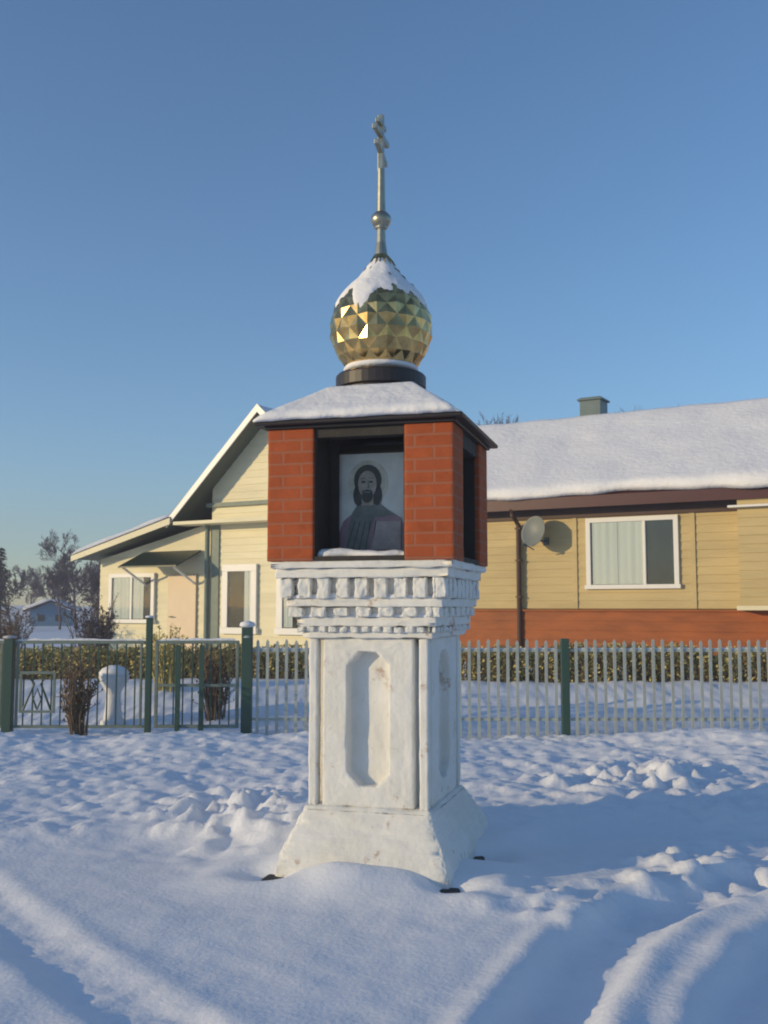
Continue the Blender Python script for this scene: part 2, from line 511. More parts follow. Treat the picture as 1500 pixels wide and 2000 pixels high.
# brick chamber: four piers, sill and lintel courses, dark inside, niches open on the sides
H, PW, B0, B1 = .615, .315, 1.99, 2.845
for sx in (-1, 1):
    for sy in (-1, 1):
        x0, x1 = sorted((sx * H, sx * (H - PW))); y0, y1 = sorted((sy * H, sy * (H - PW)))
        plaster(box('brick_pier', M['brick'], sh, x0, x1, y0, y1, B0, B1, .008), 4, .006)
b = MB()
O = H - PW
b.box(-O + .002, O - .002, -H + .01, H - .01, B0, B0 + .03)
b.box(-H + .01, -O - .0, -O + .002, O - .002, B0, B0 + .03); b.box(O, H - .01, -O + .002, O - .002, B0, B0 + .03)
b.box(-O + .002, O - .002, -H + .02, -H + .12, B1 - .06, B1 - .002); b.box(-O + .002, O - .002, H - .12, H - .02, B1 - .10, B1 - .002)
b.box(-H + .02, -H + .12, -O + .002, O - .002, B1 - .10, B1 - .002); b.box(H - .12, H - .02, -O + .002, O - .002, B1 - .10, B1 - .002)
for k in range(4):                                                                         # added dark sheets on the jambs: the niche's shade put into colour
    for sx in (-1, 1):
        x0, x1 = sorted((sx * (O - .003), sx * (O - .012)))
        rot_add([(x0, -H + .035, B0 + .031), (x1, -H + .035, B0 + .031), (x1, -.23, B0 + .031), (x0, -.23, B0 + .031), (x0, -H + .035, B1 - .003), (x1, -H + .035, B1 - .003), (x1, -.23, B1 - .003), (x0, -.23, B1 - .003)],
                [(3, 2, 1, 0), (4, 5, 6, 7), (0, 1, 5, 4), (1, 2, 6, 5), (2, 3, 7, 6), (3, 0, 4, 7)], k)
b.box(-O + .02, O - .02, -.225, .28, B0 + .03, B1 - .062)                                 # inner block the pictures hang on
b.build('chamber_shade_lining', M['niche'], sh)
# roof
b = MB()
b.box(-.635, .635, -.635, .635, 2.845, 2.866)
b.frustum(.685, 2.866, .69, 2.888)
b.frustum(.69, 2.888, .27, 3.165)
rf = b.build('roof', M['dark_roof'], sh, bevel=.006)
def snow_patch(name, parent, A, B, C, D, th, nu=40, nv=14, m=None, seed=0, rag=.04):
    """snow lying on the plane A-B (low edge) to D-C (high edge): closed, lumpy, with a ragged low edge"""
    A, B, C, D = map(Vector, (A, B, C, D))
    nrm = (B - A).cross(D - A).normalized()
    if nrm.z < 0: nrm = -nrm
    top, bot = [], []
    for j in range(nv + 1):
        for i in range(nu + 1):
            u, v = i / nu, j / nv
            vv = v
            if j == 0:
                vv = -rag * (noise.noise(Vector((u * 7 + seed, seed, 0))) + .6 * noise.noise(Vector((u * 23 + seed, 1, 0))))
            p = A.lerp(B, u).lerp(D.lerp(C, u), vv)
            e = min(1, min(i, nu - i) / 2) * min(1, (j + .55) / 1.3) * min(1, (nv - j) / 1.5)
            e = math.sqrt(max(0, e))
            t = th * e * (1 + .22 * noise.noise(p * 1.1 + Vector((seed, 0, 0))) + .10 * noise.noise(p * 4))
            top.append(p + nrm * (t + .003)); bot.append(p + nrm * .003)
    b = MB(); n1 = nu + 1; N = len(top)
    fs = []
    for j in range(nv):
        for i in range(nu):
            q = (j * n1 + i, j * n1 + i + 1, (j + 1) * n1 + i + 1, (j + 1) * n1 + i)
            fs.append(q); fs.append(tuple(N + k for k in q[::-1]))
    for i in range(nu):
        fs.append((i + 1, i, N + i, N + i + 1)); k = nv * n1 + i; fs.append((k, k + 1, N + k + 1, N + k))
    for j in range(nv):
        k = j * n1; fs.append((k, k + n1, N + k + n1, N + k)); k += nu; fs.append((k + n1, k, N + k, N + k + n1))
    b.add(top + bot, fs)
    return b.build(name, m or M['roof_snow'], parent, smooth=True)
e, t_, z0, z1 = .69, .27, 2.888, 3.165
snow_patch('roof_snow', rf, (-e, -e - .005, z0), (e - .01, -e - .005, z0), (t_, -t_, z1), (-t_, -t_, z1), .05, rag=.03)
snow_patch('roof_snow', rf, (-e, e, z0), (-e, -e, z0), (-t_, -t_, z1), (-t_, t_, z1), .05, seed=5, rag=.03)
# drum and onion dome
b = MB()
b.lathe([(.285, 3.13), (.29, 3.20), (.315, 3.205), (.315, 3.29), (.30, 3.305), (.22, 3.315), (.19, 3.335)], 40)
b.build('drum', M['dark_roof'], sh, smooth=False, bevel=.004)
PROF = [(3.325, .195), (3.37, .245), (3.43, .293), (3.50, .328), (3.58, .348), (3.655, .352), (3.73, .338), (3.80, .313), (3.87, .272), (3.93, .218), (3.985, .160), (4.04, .113), (4.10, .077), (4.17, .050), (4.26, .034)]
def rad(z):
    for (a, ra), (c, rc) in zip(PROF, PROF[1:]):
        if a <= z <= c: return ra + (rc - ra) * (z - a) / (c - a)
    return PROF[-1][1]
b = MB()
random.seed(11)
NS = 16
rows = PROF[:-1]
ring = []
for i, (z, r) in enumerate(rows):
    off = .5 * (i % 2)
    ring.append([(r * math.cos(2 * math.pi * (k + off) / NS), r * math.sin(2 * math.pi * (k + off) / NS), z) for k in range(NS)])
for i in range(1, len(rows) - 1):               # diamonds: low corner, two sides, top corner, raised middle
    for k in range(NS):
        if i % 2 == 0:
            L, Rr = ring[i][k], ring[i][(k + 1) % NS]; lo, hi = ring[i - 1][k], ring[i + 1][k]
        else:
            L, Rr = ring[i][k], ring[i][(k + 1) % NS]; lo, hi = ring[i - 1][(k + 1) % NS], ring[i + 1][(k + 1) % NS]
        mid = sum((Vector(p) for p in (L, Rr, lo, hi)), Vector()) / 4
        ax = Vector((mid.x, mid.y, 0)).normalized()
        tn = Vector((-ax.y, ax.x, 0)); mid += ax * (.019 + random.uniform(-.004, .004)) + Vector((0, 0, random.uniform(-.010, .010))) + tn * random.uniform(-.010, .010)
        b.add([lo, Rr, hi, L, mid], [(0, 1, 4), (1, 2, 4), (2, 3, 4), (3, 0, 4)])
for i in (0, len(rows) - 1):                    # half diamonds closing both ends
    for k in range(NS):
        if i == 0:
            b.add([ring[0][k], ring[0][(k + 1) % NS], ring[1][k]], [(0, 1, 2)])
        else:
            o_ = k if i % 2 == 0 else (k + 1) % NS
            b.add([ring[i][k], ring[i][(k + 1) % NS], ring[i - 1][o_]], [(1, 0, 2)])
b.lathe([(.20, 3.315), (.215, 3.325), (.20, 3.34)], 32)
dome = b.build('onion_dome', M['gold'], sh)
# snow clinging to the shoulders of the dome
vs, fs = [], []
n_, rws = 48, 12
for j in range(rws + 1):
    for k in range(n_):
        th = 2 * math.pi * k / n_
        low = 3.815 + .045 * math.sin(th * 8) + .13 * noise.noise(Vector((math.cos(th) * 1.9, math.sin(th) * 1.9, 3.4))) + .07 * noise.noise(Vector((math.cos(th) * 6, math.sin(th) * 6, 1)))
        z = low + (4.13 - low) * j / rws
        e = math.sqrt(min(1, j / 2.0) * min(1, (rws - j) / 3))
        r = rad(z) + .004 + .014 * e * (1 + .6 * noise.noise(Vector((math.cos(th) * 3, math.sin(th) * 3, z * 9))))
        vs.append((r * math.cos(th), r * math.sin(th), z))
for j in range(rws):
    for k in range(n_):
        fs.append((j * n_ + k, j * n_ + (k + 1) % n_, (j + 1) * n_ + (k + 1) % n_, (j + 1) * n_ + k))
b = MB(); b.add(vs, fs); b.build('dome_snow', M['roof_snow'], dome, smooth=True)
b = MB(); b.lathe([(.20, 3.322), (.245, 3.33), (.262, 3.345), (.25, 3.365), (.225, 3.372)], 40, caps=False)
b.build('dome_snow', M['roof_snow'], dome, smooth=True)
b = MB()
b.lathe([(.05, 4.155), (.034, 4.26), (.030, 4.355), (.045, 4.365), (.045, 4.38), (.030, 4.385)], 16)
b.lathe([(.034, 4.47), (.030, 4.60), (.027, 4.80)], 12)
b.build('spire', M['spire'], sh, smooth=False)
b = MB(); b.lathe([(.02, 4.36), (.052, 4.38), (.07, 4.41), (.073, 4.43), (.068, 4.455), (.045, 4.48), (.02, 4.49)], 20)
b.build('finial_ball', M['spire'], sh, smooth=True)
b = MB()
b.box(-.020, .020, -.020, .020, 4.78, 5.20)
b.box(-.17, .17, -.017, .017, 5.03, 5.068)
b.box(-.09, .09, -.017, .017, 5.115, 5.148)
b.prism([(-.12, 4.945), (.12, 4.865), (.12, 4.897), (-.12, 4.977)], -.017, .017)
cr = b.build('cross', M['spire'], sh, bevel=.003)
cr.rotation_euler.z = R(90)

for o in kids(sh):
    if o.name.split('.')[0] in ('drum', 'onion_dome', 'spire', 'finial_ball', 'cross'):
        o.location = (-.022, 0, 0)
# the picture inside the chamber: a haloed half figure on a flat board
ic = thing('icon_painting', (SX, SY, 0), 'dim haloed saint picture on a grey ground inside the brick top of the shrine', 'icon', SYAW)
IY = -.24
def disc(b, cx, cz, rx, rz_, y, n=20):
    b.prism([(cx + rx * math.cos(2 * math.pi * k / n), cz + rz_ * math.sin(2 * math.pi * k / n)) for k in range(n)], y, y + .002)
b = MB(); b.box(-.27, .27, IY, IY + .013, 2.045, 2.725)
cx = -.045
b.m = 1; disc(b, cx, 2.53, .14, .15, IY - .003)
b.m = 5; b.prism([(-.26, 2.05), (.22, 2.05), (.22, 2.17), (.185, 2.285), (.10, 2.335), (-.02, 2.36), (-.13, 2.34), (-.215, 2.27), (-.26, 2.15)], IY - .006, IY - .004)
b.m = 4; b.prism([(-.19, 2.05), (-.05, 2.05), (-.03, 2.20), (0, 2.29), (.13, 2.31), (.20, 2.275), (.09, 2.345), (.02, 2.40), (-.10, 2.40), (-.15, 2.33), (-.18, 2.22)], IY - .009, IY - .007)
HZ = 2.515
def ell(m, dx, dz, rx, rz_, lay):
    b.m = m; disc(b, cx + dx * 1.3, HZ + dz * 1.3, rx * 1.3, rz_ * 1.3, IY - lay)
def pol(m, pts, lay):
    b.m = m; b.prism([(cx + x * 1.3, HZ + z * 1.3) for x, z in pts], IY - lay, IY - lay + .002)
ell(2, 0, .022, .073, .080, .012); ell(2, -.05, -.055, .026, .055, .012); ell(2, .05, -.055, .026, .055, .012)
pol(3, [(-.03, -.11), (.03, -.11), (.032, -.04), (-.032, -.04)], .0135); ell(3, 0, 0, .050, .070, .016)
ell(2, 0, -.062, .030, .034, .019); ell(2, 0, -.038, .028, .008, .019); ell(2, -.02, .012, .011, .006, .019); ell(2, .02, .012, .011, .006, .019)
pol(4, [(-.034, .026), (-.008, .030), (-.008, .035), (-.034, .033)], .019); pol(4, [(.008, .030), (.034, .026), (.034, .033), (.008, .035)], .019)
pol(4, [(.003, -.02), (.011, -.022), (.006, .022), (.002, .022)], .019); pol(4, [(-.020, -.036), (.020, -.036), (.017, -.046), (-.017, -.046)], .022)
b.m = 6; b.prism([(-.02, 2.075), (.185, 2.075), (.185, 2.265), (.02, 2.265)], IY - .014, IY - .012)
b.m = 2
for q in range(7):
    x = -.20 + q * .045
    b.prism([(x, 2.06), (x + .005, 2.06), (x * .8 + .03, 2.27), (x * .8 + .026, 2.27)], IY - .0115, IY - .0095)
b.build('painted_board', [M[k] for k in ('ic_bg', 'ic_halo', 'ic_hair', 'ic_face', 'ic_robe', 'ic_plum', 'ic_pale')], ic)
b = MB()
for x0, x1, zz0, zz1 in ((-.288, -.268, 2.025, 2.742), (.268, .288, 2.025, 2.742), (-.266, .266, 2.025, 2.047), (-.266, .266, 2.724, 2.742)):
    b.box(x0, x1, IY - .02, IY + .012, zz0, zz1)
b.build('picture_frame', M['dark_wood'], ic, bevel=.003)

# ------------------------------------------------------------------ houses
HYAW = -R(30.2)
def siding(b, xr, z0, z1, y, step=.17, lap=.019):
    """lapped boards facing -y; xr(z) gives the span at a height"""
    z = z0
    while z < z1 - .005:
        zt = min(z + step, z1)
        a0, a1 = xr(z); c0, c1 = xr(zt)
        if a1 - a0 < .06: break
        if c1 - c0 < .02: c0 = c1 = (c0 + c1) / 2; c0 -= .01; c1 += .01
        b.add([(a0, y - lap, z), (a1, y - lap, z), (c1, y - .002, zt), (c0, y - .002, zt), (a0, y + .06, z), (a1, y + .06, z), (c1, y + .06, zt), (c0, y + .06, zt)],
              [(0, 1, 2, 3), (5, 4, 7, 6), (4, 5, 1, 0), (3, 2, 6, 7), (4, 0, 3, 7), (1, 5, 6, 2)])
        z = zt
def window(parent, x0, x1, z0, z1, y, splits, trim=.09, curtains=(), back='room', proud=.07):
    """white framed window set on a wall facing -y; splits: mullion positions 0..1; curtains: spans 0..1"""
    b = MB()
    ya, yb = y - proud, y - .001
    b.box(x0, x1, ya, yb, z1 - trim, z1); b.box(x0 - .03, x1 + .03, ya - .03, yb, z0, z0 + trim * .9)
    b.box(x0, x0 + trim, ya, yb, z0 + trim * .9, z1 - trim); b.box(x1 - trim, x1, ya, yb, z0 + trim * .9, z1 - trim)
    i0, i1 = x0 + trim, x1 - trim
    for s_ in splits:
        xm = i0 + (i1 - i0) * s_
        b.box(xm - .03, xm + .03, ya + .004, yb, z0 + trim * .9, z1 - trim)
    f = b.build('window', M['white'], parent, bevel=.006)
    b = MB(); b.box(i0 - .002, i1 + .002, y - .022, y - .02, z0 + trim * .88, z1 - trim * .98)
    b.build('window_interior', M[back], f)
    for c0, c1 in curtains:
        b = MB(); vs, fs = [], []
        n = int(40 * (c1 - c0)) + 4
        for k in range(n + 1):
            x = i0 + (i1 - i0) * (c0 + (c1 - c0) * k / n)
            dy = .006 * math.sin(k * 1.3) + .004 * math.sin(k * .61)
            vs += [(x, y - .033 + dy, z0 + trim), (x, y - .033 + dy * .6, z1 - trim)]
        fs = [(2 * k, 2 * k + 2, 2 * k + 3, 2 * k + 1) for k in range(n)]
        b.add(vs, fs); b.build('curtain', M['curtain'], f, smooth=True)
    b = MB(); b.add([(i0 - .002, y - .05, z0 + trim * .88), (i1 + .002, y - .05, z0 + trim * .88), (i1 + .002, y - .05, z1 - trim * .98), (i0 - .002, y - .05, z1 - trim * .98)], [(0, 1, 2, 3)])
    b.build('window_pane', M['glass'], f)
    return f

# -- long ochre house on the right
oh = thing('wooden_house', (2.4, 23.0, 0), 'long ochre house with snow-covered roof and red-brown plinth, right of the shrine', 'house', HYAW)
XL, XR, DP = -3.2, 15.0, 7.0
EZ, RZ, OV = 4.02, 6.42, .5
b = MB()
siding(b, lambda z: (XL, XR), 1.66, 3.95, 0)
b.box(XL, XR, .06, DP, .2, 3.9)
b.build('wall', M['ochre'], oh)
b = MB(); siding(b, lambda z: (5.45, XR - .02), 1.72, 3.95, -.45); b.box(5.45, XR - .02, -.39, -.02, 1.72, 3.9)
b.build('bay_wall', M['ochre'], oh)
b = MB(); b.box(5.40, XR, -.52, -.02, 1.63, 1.72); b.build('bay_sill', M['cream'], oh, bevel=.01)
b = MB(); siding(b, lambda z: (XL - .05, XR + .05), .2, 1.6, -.05, step=.2); b.box(XL - .06, XR + .06, -.10, .0, 1.6, 1.64)
b.build('plinth', M['brown'], oh)
for x in (1.98, 4.48): box('wall_batten', M['ochre'], oh, x - .05, x + .05, -.04, -.001, 1.66, 3.9)
b = MB(); b.box(XL, XR, -.06, -.003, 3.60, 3.95); b.build('eave_shade_board', M['darkbrown'], oh, bevel=.005)  # dark brown strip at the wall top, doubling as painted eave shade
# roof: two slopes with a soffit and a fascia
sl = (RZ - EZ) / (DP / 2 + OV)
b = MB()
for sgn in (0, 1):
    ye, yr = (-OV, DP / 2) if not sgn else (DP + OV, DP / 2)
    b.add([(XL - .4, ye, EZ), (XR + .4, ye, EZ), (XR + .4, yr, RZ), (XL - .4, yr, RZ), (XL - .4, ye, EZ - .12), (XR + .4, ye, EZ - .12), (XR + .4, yr, RZ - .12), (XL - .4, yr, RZ - .12)],
          [(0, 1, 2, 3), (7, 6, 5, 4), (4, 5, 1, 0), (5, 6, 2, 1), (7, 4, 0, 3)] if not sgn else [(3, 2, 1, 0), (4, 5, 6, 7), (0, 1, 5, 4), (1, 2, 6, 5), (3, 0, 4, 7)])
b.prism([(XL, 3.9), (XL + .02, 3.9), (XL + .02, 3.9), (XL, 3.9)], 0, .01)
for x in (XL + .05, XR - .05):
    b.add([(x, 0, 3.9), (x, DP, 3.9), (x, DP / 2, RZ - .13)], [(0, 1, 2)])
rf = b.build('roof', M['maroon'], oh)
b = MB(); b.box(XL - .4, XR + .4, -OV - .03, -OV - .002, EZ - .24, EZ - .005); b.build('fascia', M['maroon'], rf)
b = MB(); b.box(XL - .4, XR + .4, -OV, .0, EZ - .2, EZ - .17); b.build('soffit', M['darkbrown'], rf)
snow_patch('roof_snow', rf, (XL - .42, -OV - .05, EZ + .0), (XR + .42, -OV - .05, EZ + .0), (XR + .42, DP / 2 + .02, RZ), (XL - .42, DP / 2 + .02, RZ), .20, 130, 24, seed=2, rag=-.05)
b = MB(); b.box(1.02, 1.56, 3.2, 3.75, 6.0, 6.90); b.box(.97, 1.61, 3.15, 3.8, 6.82, 6.87); b.build('chimney', M['teal'], rf, bevel=.01)
b = MB(); b.box(5.3, XR, -.62, -.46, 3.62, 3.66); b.build('bay_drip_board', M['white'], oh)
window(oh, 2.24, 4.20, 2.07, 3.58, 0, (.655,), .10, ((0.02, .33), (.335, .64)))
window(oh, 7.6, 9.4, 2.07, 3.5, -.45, (.5,), .10, ((0.02, .48),))
b = MB(); b.tube([(.72, -.5, 3.82), (.72, -.45, 3.7), (.72, -.11, 3.5), (.72, -.11, .6)], .055, 10)
for z in (1.9, 2.7, 3.4): b.box(.655, .785, -.17, -.05, z, z + .03)
b.build('downpipe', M['darkbrown'], oh, smooth=False)
def sat_dish(x, z, r, az, label):
    t = thing('satellite_dish', (0, 0, 0), label, 'satellite dish')
    c, s_ = math.cos(HYAW), math.sin(HYAW)
    lx, ly = x, -.14
    t.location = (2.4 + c * lx - s_ * ly, 23.0 + s_ * lx + c * ly, z)
    t.rotation_euler = (0, 0, HYAW + az)
    b = MB(); vs, fs = [], []
    n = 24; rr = [0, .25, .5, .75, .92, 1.0]
    for q in rr:
        for k in range(n):
            th = 2 * math.pi * k / n
            px, pz = q * r * math.cos(th), q * r * 1.08 * math.sin(th)
            vs.append((px, -.22 + .12 * q * q * -1 + .0, pz))
    N = len(vs)
    vs += [(x_, y_ + .012, z_) for x_, y_, z_ in vs]
    for j in range(len(rr) - 1):
        for k in range(n):
            q = (j * n + k, j * n + (k + 1) % n, (j + 1) * n + (k + 1) % n, (j + 1) * n + k)
            fs.append(q); fs.append(tuple(N + i for i in q[::-1]))
    j = len(rr) - 1
    fs += [(j * n + k, j * n + (k + 1) % n, N + j * n + (k + 1) % n, N + j * n + k) for k in range(n)]
    b.add(vs, fs); b.build('reflector', M['dish'], t, smooth=True).rotation_euler = (R(-14), 0, 0)
    b = MB(); b.tube([(0, .14, -.12), (0, -.05, -.12), (0, -.16, 0)], .022, 8); b.box(-.06, .06, .10, .14, -.2, -.04); b.build('bracket', M['teal'], t)
    b = MB(); b.tube([(0, -.3, -r * 1.0), (0, -.60, -.22)], .012, 6); b.tube([(0, -.56, -.24), (0, -.66, -.2)], .03, 8); b.build('feed_arm', M['teal'], t)
    return t
sat_dish(1.30, 3.24, .32, R(-18), 'grey satellite dish on the ochre wall between downpipe and window')

# -- cream gabled house with a lean-to on the left
chs = thing('gabled_house', (-2.98, 23.84, 0), 'cream gabled house with low snowy lean-to, left of the shrine', 'house', HYAW)
WY, HW, AP, EV = .55, 1.78, 6.45, 3.86
slope = (AP - EV) / 2.72
def xr(z):
    k = max(0, (AP - .12 - z) / slope)
    return (-min(HW, k), min(2.3, k))
b = MB()
siding(b, lambda z: (-HW, 2.3), .3, 3.8, WY); siding(b, xr, 3.8, AP - .15, WY)
b.box(-HW, 2.3, WY + .06, WY + 8, .2, 3.8)
b.prism([(-HW, 3.8), (2.3, 3.8), (0, AP - .25)], WY + .061, WY + 8)
b.build('wall', M['cream'], chs)
b = MB(); siding(b, lambda z: (-5.55, -HW - .002), .3, 2.95, WY + .01); b.box(-5.55, -HW - .002, WY + .07, WY + 5, .2, 2.95)
b.prism([(-5.55, 2.95), (-HW - .002, 2.95), (-HW - .002, 3.78)], WY + .03, WY + 5)
b.build('annex_wall', M['cream'], chs)
b = MB()
T = .16
b.prism([(-2.72, EV), (0, AP), (0, AP - T), (-2.72, EV - T)], 0, WY + 8.3)
b.prism([(0, AP), (2.72, EV), (2.72, EV - T), (0, AP - T)], 0, WY + 8.3)
rf = b.build('roof', M['soffit'], chs)
b = MB(); b.prism([(-2.76, EV - .03), (0, AP + .02), (0, AP - .17), (-2.76, EV - .22)], -.035, -.003); b.prism([(0, AP + .02), (2.76, EV - .03), (2.76, EV - .22), (0, AP - .17)], -.035, -.003)
b.build('barge_board', M['white'], rf)
snow_patch('roof_snow', rf, (-2.76, WY + 8.3, EV), (-2.76, -.02, EV), (0, -.02, AP), (0, WY + 8.3, AP), .12, 70, 20, seed=8, rag=.01)
snow_patch('roof_snow', rf, (2.76, -.02, EV), (2.76, WY + 8.3, EV), (0, WY + 8.3, AP), (0, -.02, AP), .10, 70, 20, seed=9, rag=.01)
b = MB(); b.box(-2.55, 2.4, -.02, WY - .02, 3.70, 3.78); b.build('pent_board', M['cream'], chs)
b = MB(); b.box(-1.9, 1.9, WY - .10, WY - .021, 4.14, 4.24); b.build('tie_beam', M['palegreen'], chs)
b = MB(); b.prism([(-2.6, 3.90), (-5.95, 3.04), (-5.95, 2.93), (-2.6, 3.79)], -.05, WY + 5.2)
ar = b.build('annex_roof', M['soffit'], chs)
b = MB(); b.prism([(-2.6, 3.88), (-5.98, 3.02), (-5.98, 2.88), (-2.6, 3.72)], -.085, -.053); b.build('barge_board', M['cream'], ar)
snow_patch('roof_snow', ar, (-5.98, WY + 5.2, 3.04), (-5.98, -.1, 3.04), (-2.62, -.1, 3.90), (-2.62, WY + 5.2, 3.90), .16, 50, 22, seed=12, rag=.02)
b = MB(); b.tube([(-1.86, WY - .08, 3.7), (-1.86, WY - .08, .4)], .06, 10); b.build('downpipe', M['palegreen'], chs)
b = MB(); b.box(-1.74, -1.52, WY - .05, WY - .022, .3, 3.68); b.build('corner_board', M['palegreen'], chs)
window(chs, -1.38, -.34, 1.05, 2.72, WY - .02, (), .17, ((.7, .98),), 'warmroom')
window(chs, .25, 1.3, 1.05, 2.72, WY - .02, (), .17, ((.02, .4),), 'room')
window(chs, -5.16, -3.58, 1.28, 2.56, WY - .01, (.5,), .11, ((.03, .47), (.53, .8)), 'room')
b = MB(); b.box(-3.14, -2.22, WY - .06, WY - .012, .35, 2.5)
dr = b.build('door', M['door'], chs, bevel=.006)
b = MB(); b.tube([(-3.02, WY - .06, 1.45), (-3.02, WY - .12, 1.45), (-2.9, WY - .12, 1.45)], .014, 6); b.build('handle', M['teal'], dr)
b = MB()
b.add([(-4.0, -.38, 2.70), (-2.1, -.38, 2.70), (-2.1, WY - .02, 3.1), (-4.0, WY - .02, 3.1), (-4.0, -.38, 2.66), (-2.1, -.38, 2.66), (-2.1, WY - .02, 3.06), (-4.0, WY - .02, 3.06)],
      [(0, 1, 2, 3), (7, 6, 5, 4), (4, 5, 1, 0), (5, 6, 2, 1), (6, 7, 3, 2), (7, 4, 0, 3)])
cn = b.build('door_canopy', M['canopy'], chs)
for x in (-3.9, -2.25):
    b = MB(); b.tube([(x, WY - .03, 2.25), (x, -.30, 2.66)], .03, 6); b.build('canopy_brace', M['white'], cn)

# -- small blue shed far off on the left
c0 = (-20.75, 64, .45)
bs = thing('blue_shed', c0, 'small blue boarded shed under snow, far off at the left edge', 'shed', R(12))
box('wall', M['blue'], bs, -1.2, 1.2, 0, 2.6, -.3, 1.0)
b = MB(); b.prism([(-1.6, .93), (0, 1.55), (1.6, .93), (1.6, 1.03), (0, 1.66), (-1.6, 1.03)], -.25, 2.8); rf = b.build('roof', M['dark_roof'], bs)
snow_patch('roof_snow', rf, (-1.6, 2.8, 1.03), (-1.6, -.27, 1.03), (0, -.27, 1.66), (0, 2.8, 1.66), .2, 20, 8); snow_patch('roof_snow', rf, (1.6, -.27, 1.03), (1.6, 2.8, 1.03), (0, 2.8, 1.66), (0, -.27, 1.66), .2, 20, 8, seed=3)
b = MB(); b.prism([(-1.19, 1.0), (1.19, 1.0), (0, 1.53)], .01, .06); b.build('gable', M['blue'], bs)
for x in (-.75, .3): box('window', M['room'], bs, x, x + .42, -.02, .0, .35, .75)

# ------------------------------------------------------------------ fence and gate
FY = 13.0
def px2x(px): return (px - 750) / 2000 * FY
FENCE = thing('picket_fence', (px2x(485), FY, 0), 'dark green metal picket fence running right from the gate post behind the shrine', 'fence')
def post(parent, x, top, wd=.085, capm=None, snow=.05, bot=-.2):
    p = box('post', M['green'], parent, x - wd / 2, x + wd / 2, -wd / 2, wd / 2, bot, top, .006)
    b = MB(); b.lathe([(wd * .55, top + .001), (wd * .78, top + snow * .3), (wd * .7, top + snow * .75), (wd * .25, top + snow)], 12)
    b.build('snow_cap', M['roof_snow'], p, smooth=True)
    return p
ox = px2x(485)
posts = [0, px2x(1100) - ox, px2x(1715) - ox, px2x(2330) - ox]
post(FENCE, 0, 1.44, .13, snow=.08)
for x in posts[1:]: post(FENCE, x, 1.30, .10, snow=.05)
random.seed(3)
for a, c in zip(posts, posts[1:]):
    b = MB()
    b.box(a + .07, c - .055, -.018, .018, 1.135, 1.17); b.box(a + .07, c - .055, -.018, .018, .28, .315)
    n = int(round((c - a - .2) / .118)); st = (c - a - .14) / n
    for k in range(n):
        x = a + .08 + st * (k + .5)
        t = random.uniform(-.004, .004)
        top = 1.26 + random.uniform(-.012, .012)
        b.box(x - .019 + t, x + .019 + t, -.032, -.0185, .0, top)
        b.add([(x - .019 + t, -.032, top), (x + .019 + t, -.032, top), (x + t, -.025, top + .03), (x - .019 + t, -.0185, top), (x + .019 + t, -.0185, top)], [(0, 1, 2), (1, 4, 2), (4, 3, 2), (3, 0, 2)])
    pn = b.build('picket_panel', M['picket'], FENCE)
    snow_strip('rail_snow', pn, [(a + .1, .0, 1.168), (c - .1, .0, 1.168)], .016, .022)
# wicket gate between the two tall posts
gx = px2x(295)
GATE = thing('garden_gate', (gx, FY, 0), 'narrow grey-green wicket gate with snow on its top rail beside the snow-capped green post', 'gate')
gw = px2x(485) - gx
post(GATE, 0, 1.56, .075, snow=.03)
b = MB()
b.box(.08, gw - .10, -.02, .02, 1.235, 1.275); b.box(.08, gw - .10, -.02, .02, .19, .23); b.box(.08, gw - .10, -.02, .02, .70, .735)
for x in (.08, gw - .14): b.box(x, x + .04, -.021, .021, .19, 1.275)
b.build('gate_frame', M['palegreen'], GATE, bevel=.004)
b = MB()
for k in range(8):
    x = .20 + k * (gw - .42) / 7
    b.box(x - .008, x + .008, -.008, .008, .232, .699); b.box(x - .008, x + .008, -.008, .008, .737, 1.234)
b.build('gate_bars', M['green'], GATE)
b = MB(); b.box(gw * .28, gw * .28 + .06, -.05, -.022, .08, 1.22); b.box(gw * .52, gw * .52 + .06, -.05, -.022, .08, 1.22)
b.build('gate_stile', M['green'], GATE)
snow_strip('rail_snow', GATE, [(.1, 0, 1.273), (gw - .12, 0, 1.273)], .022, .035)
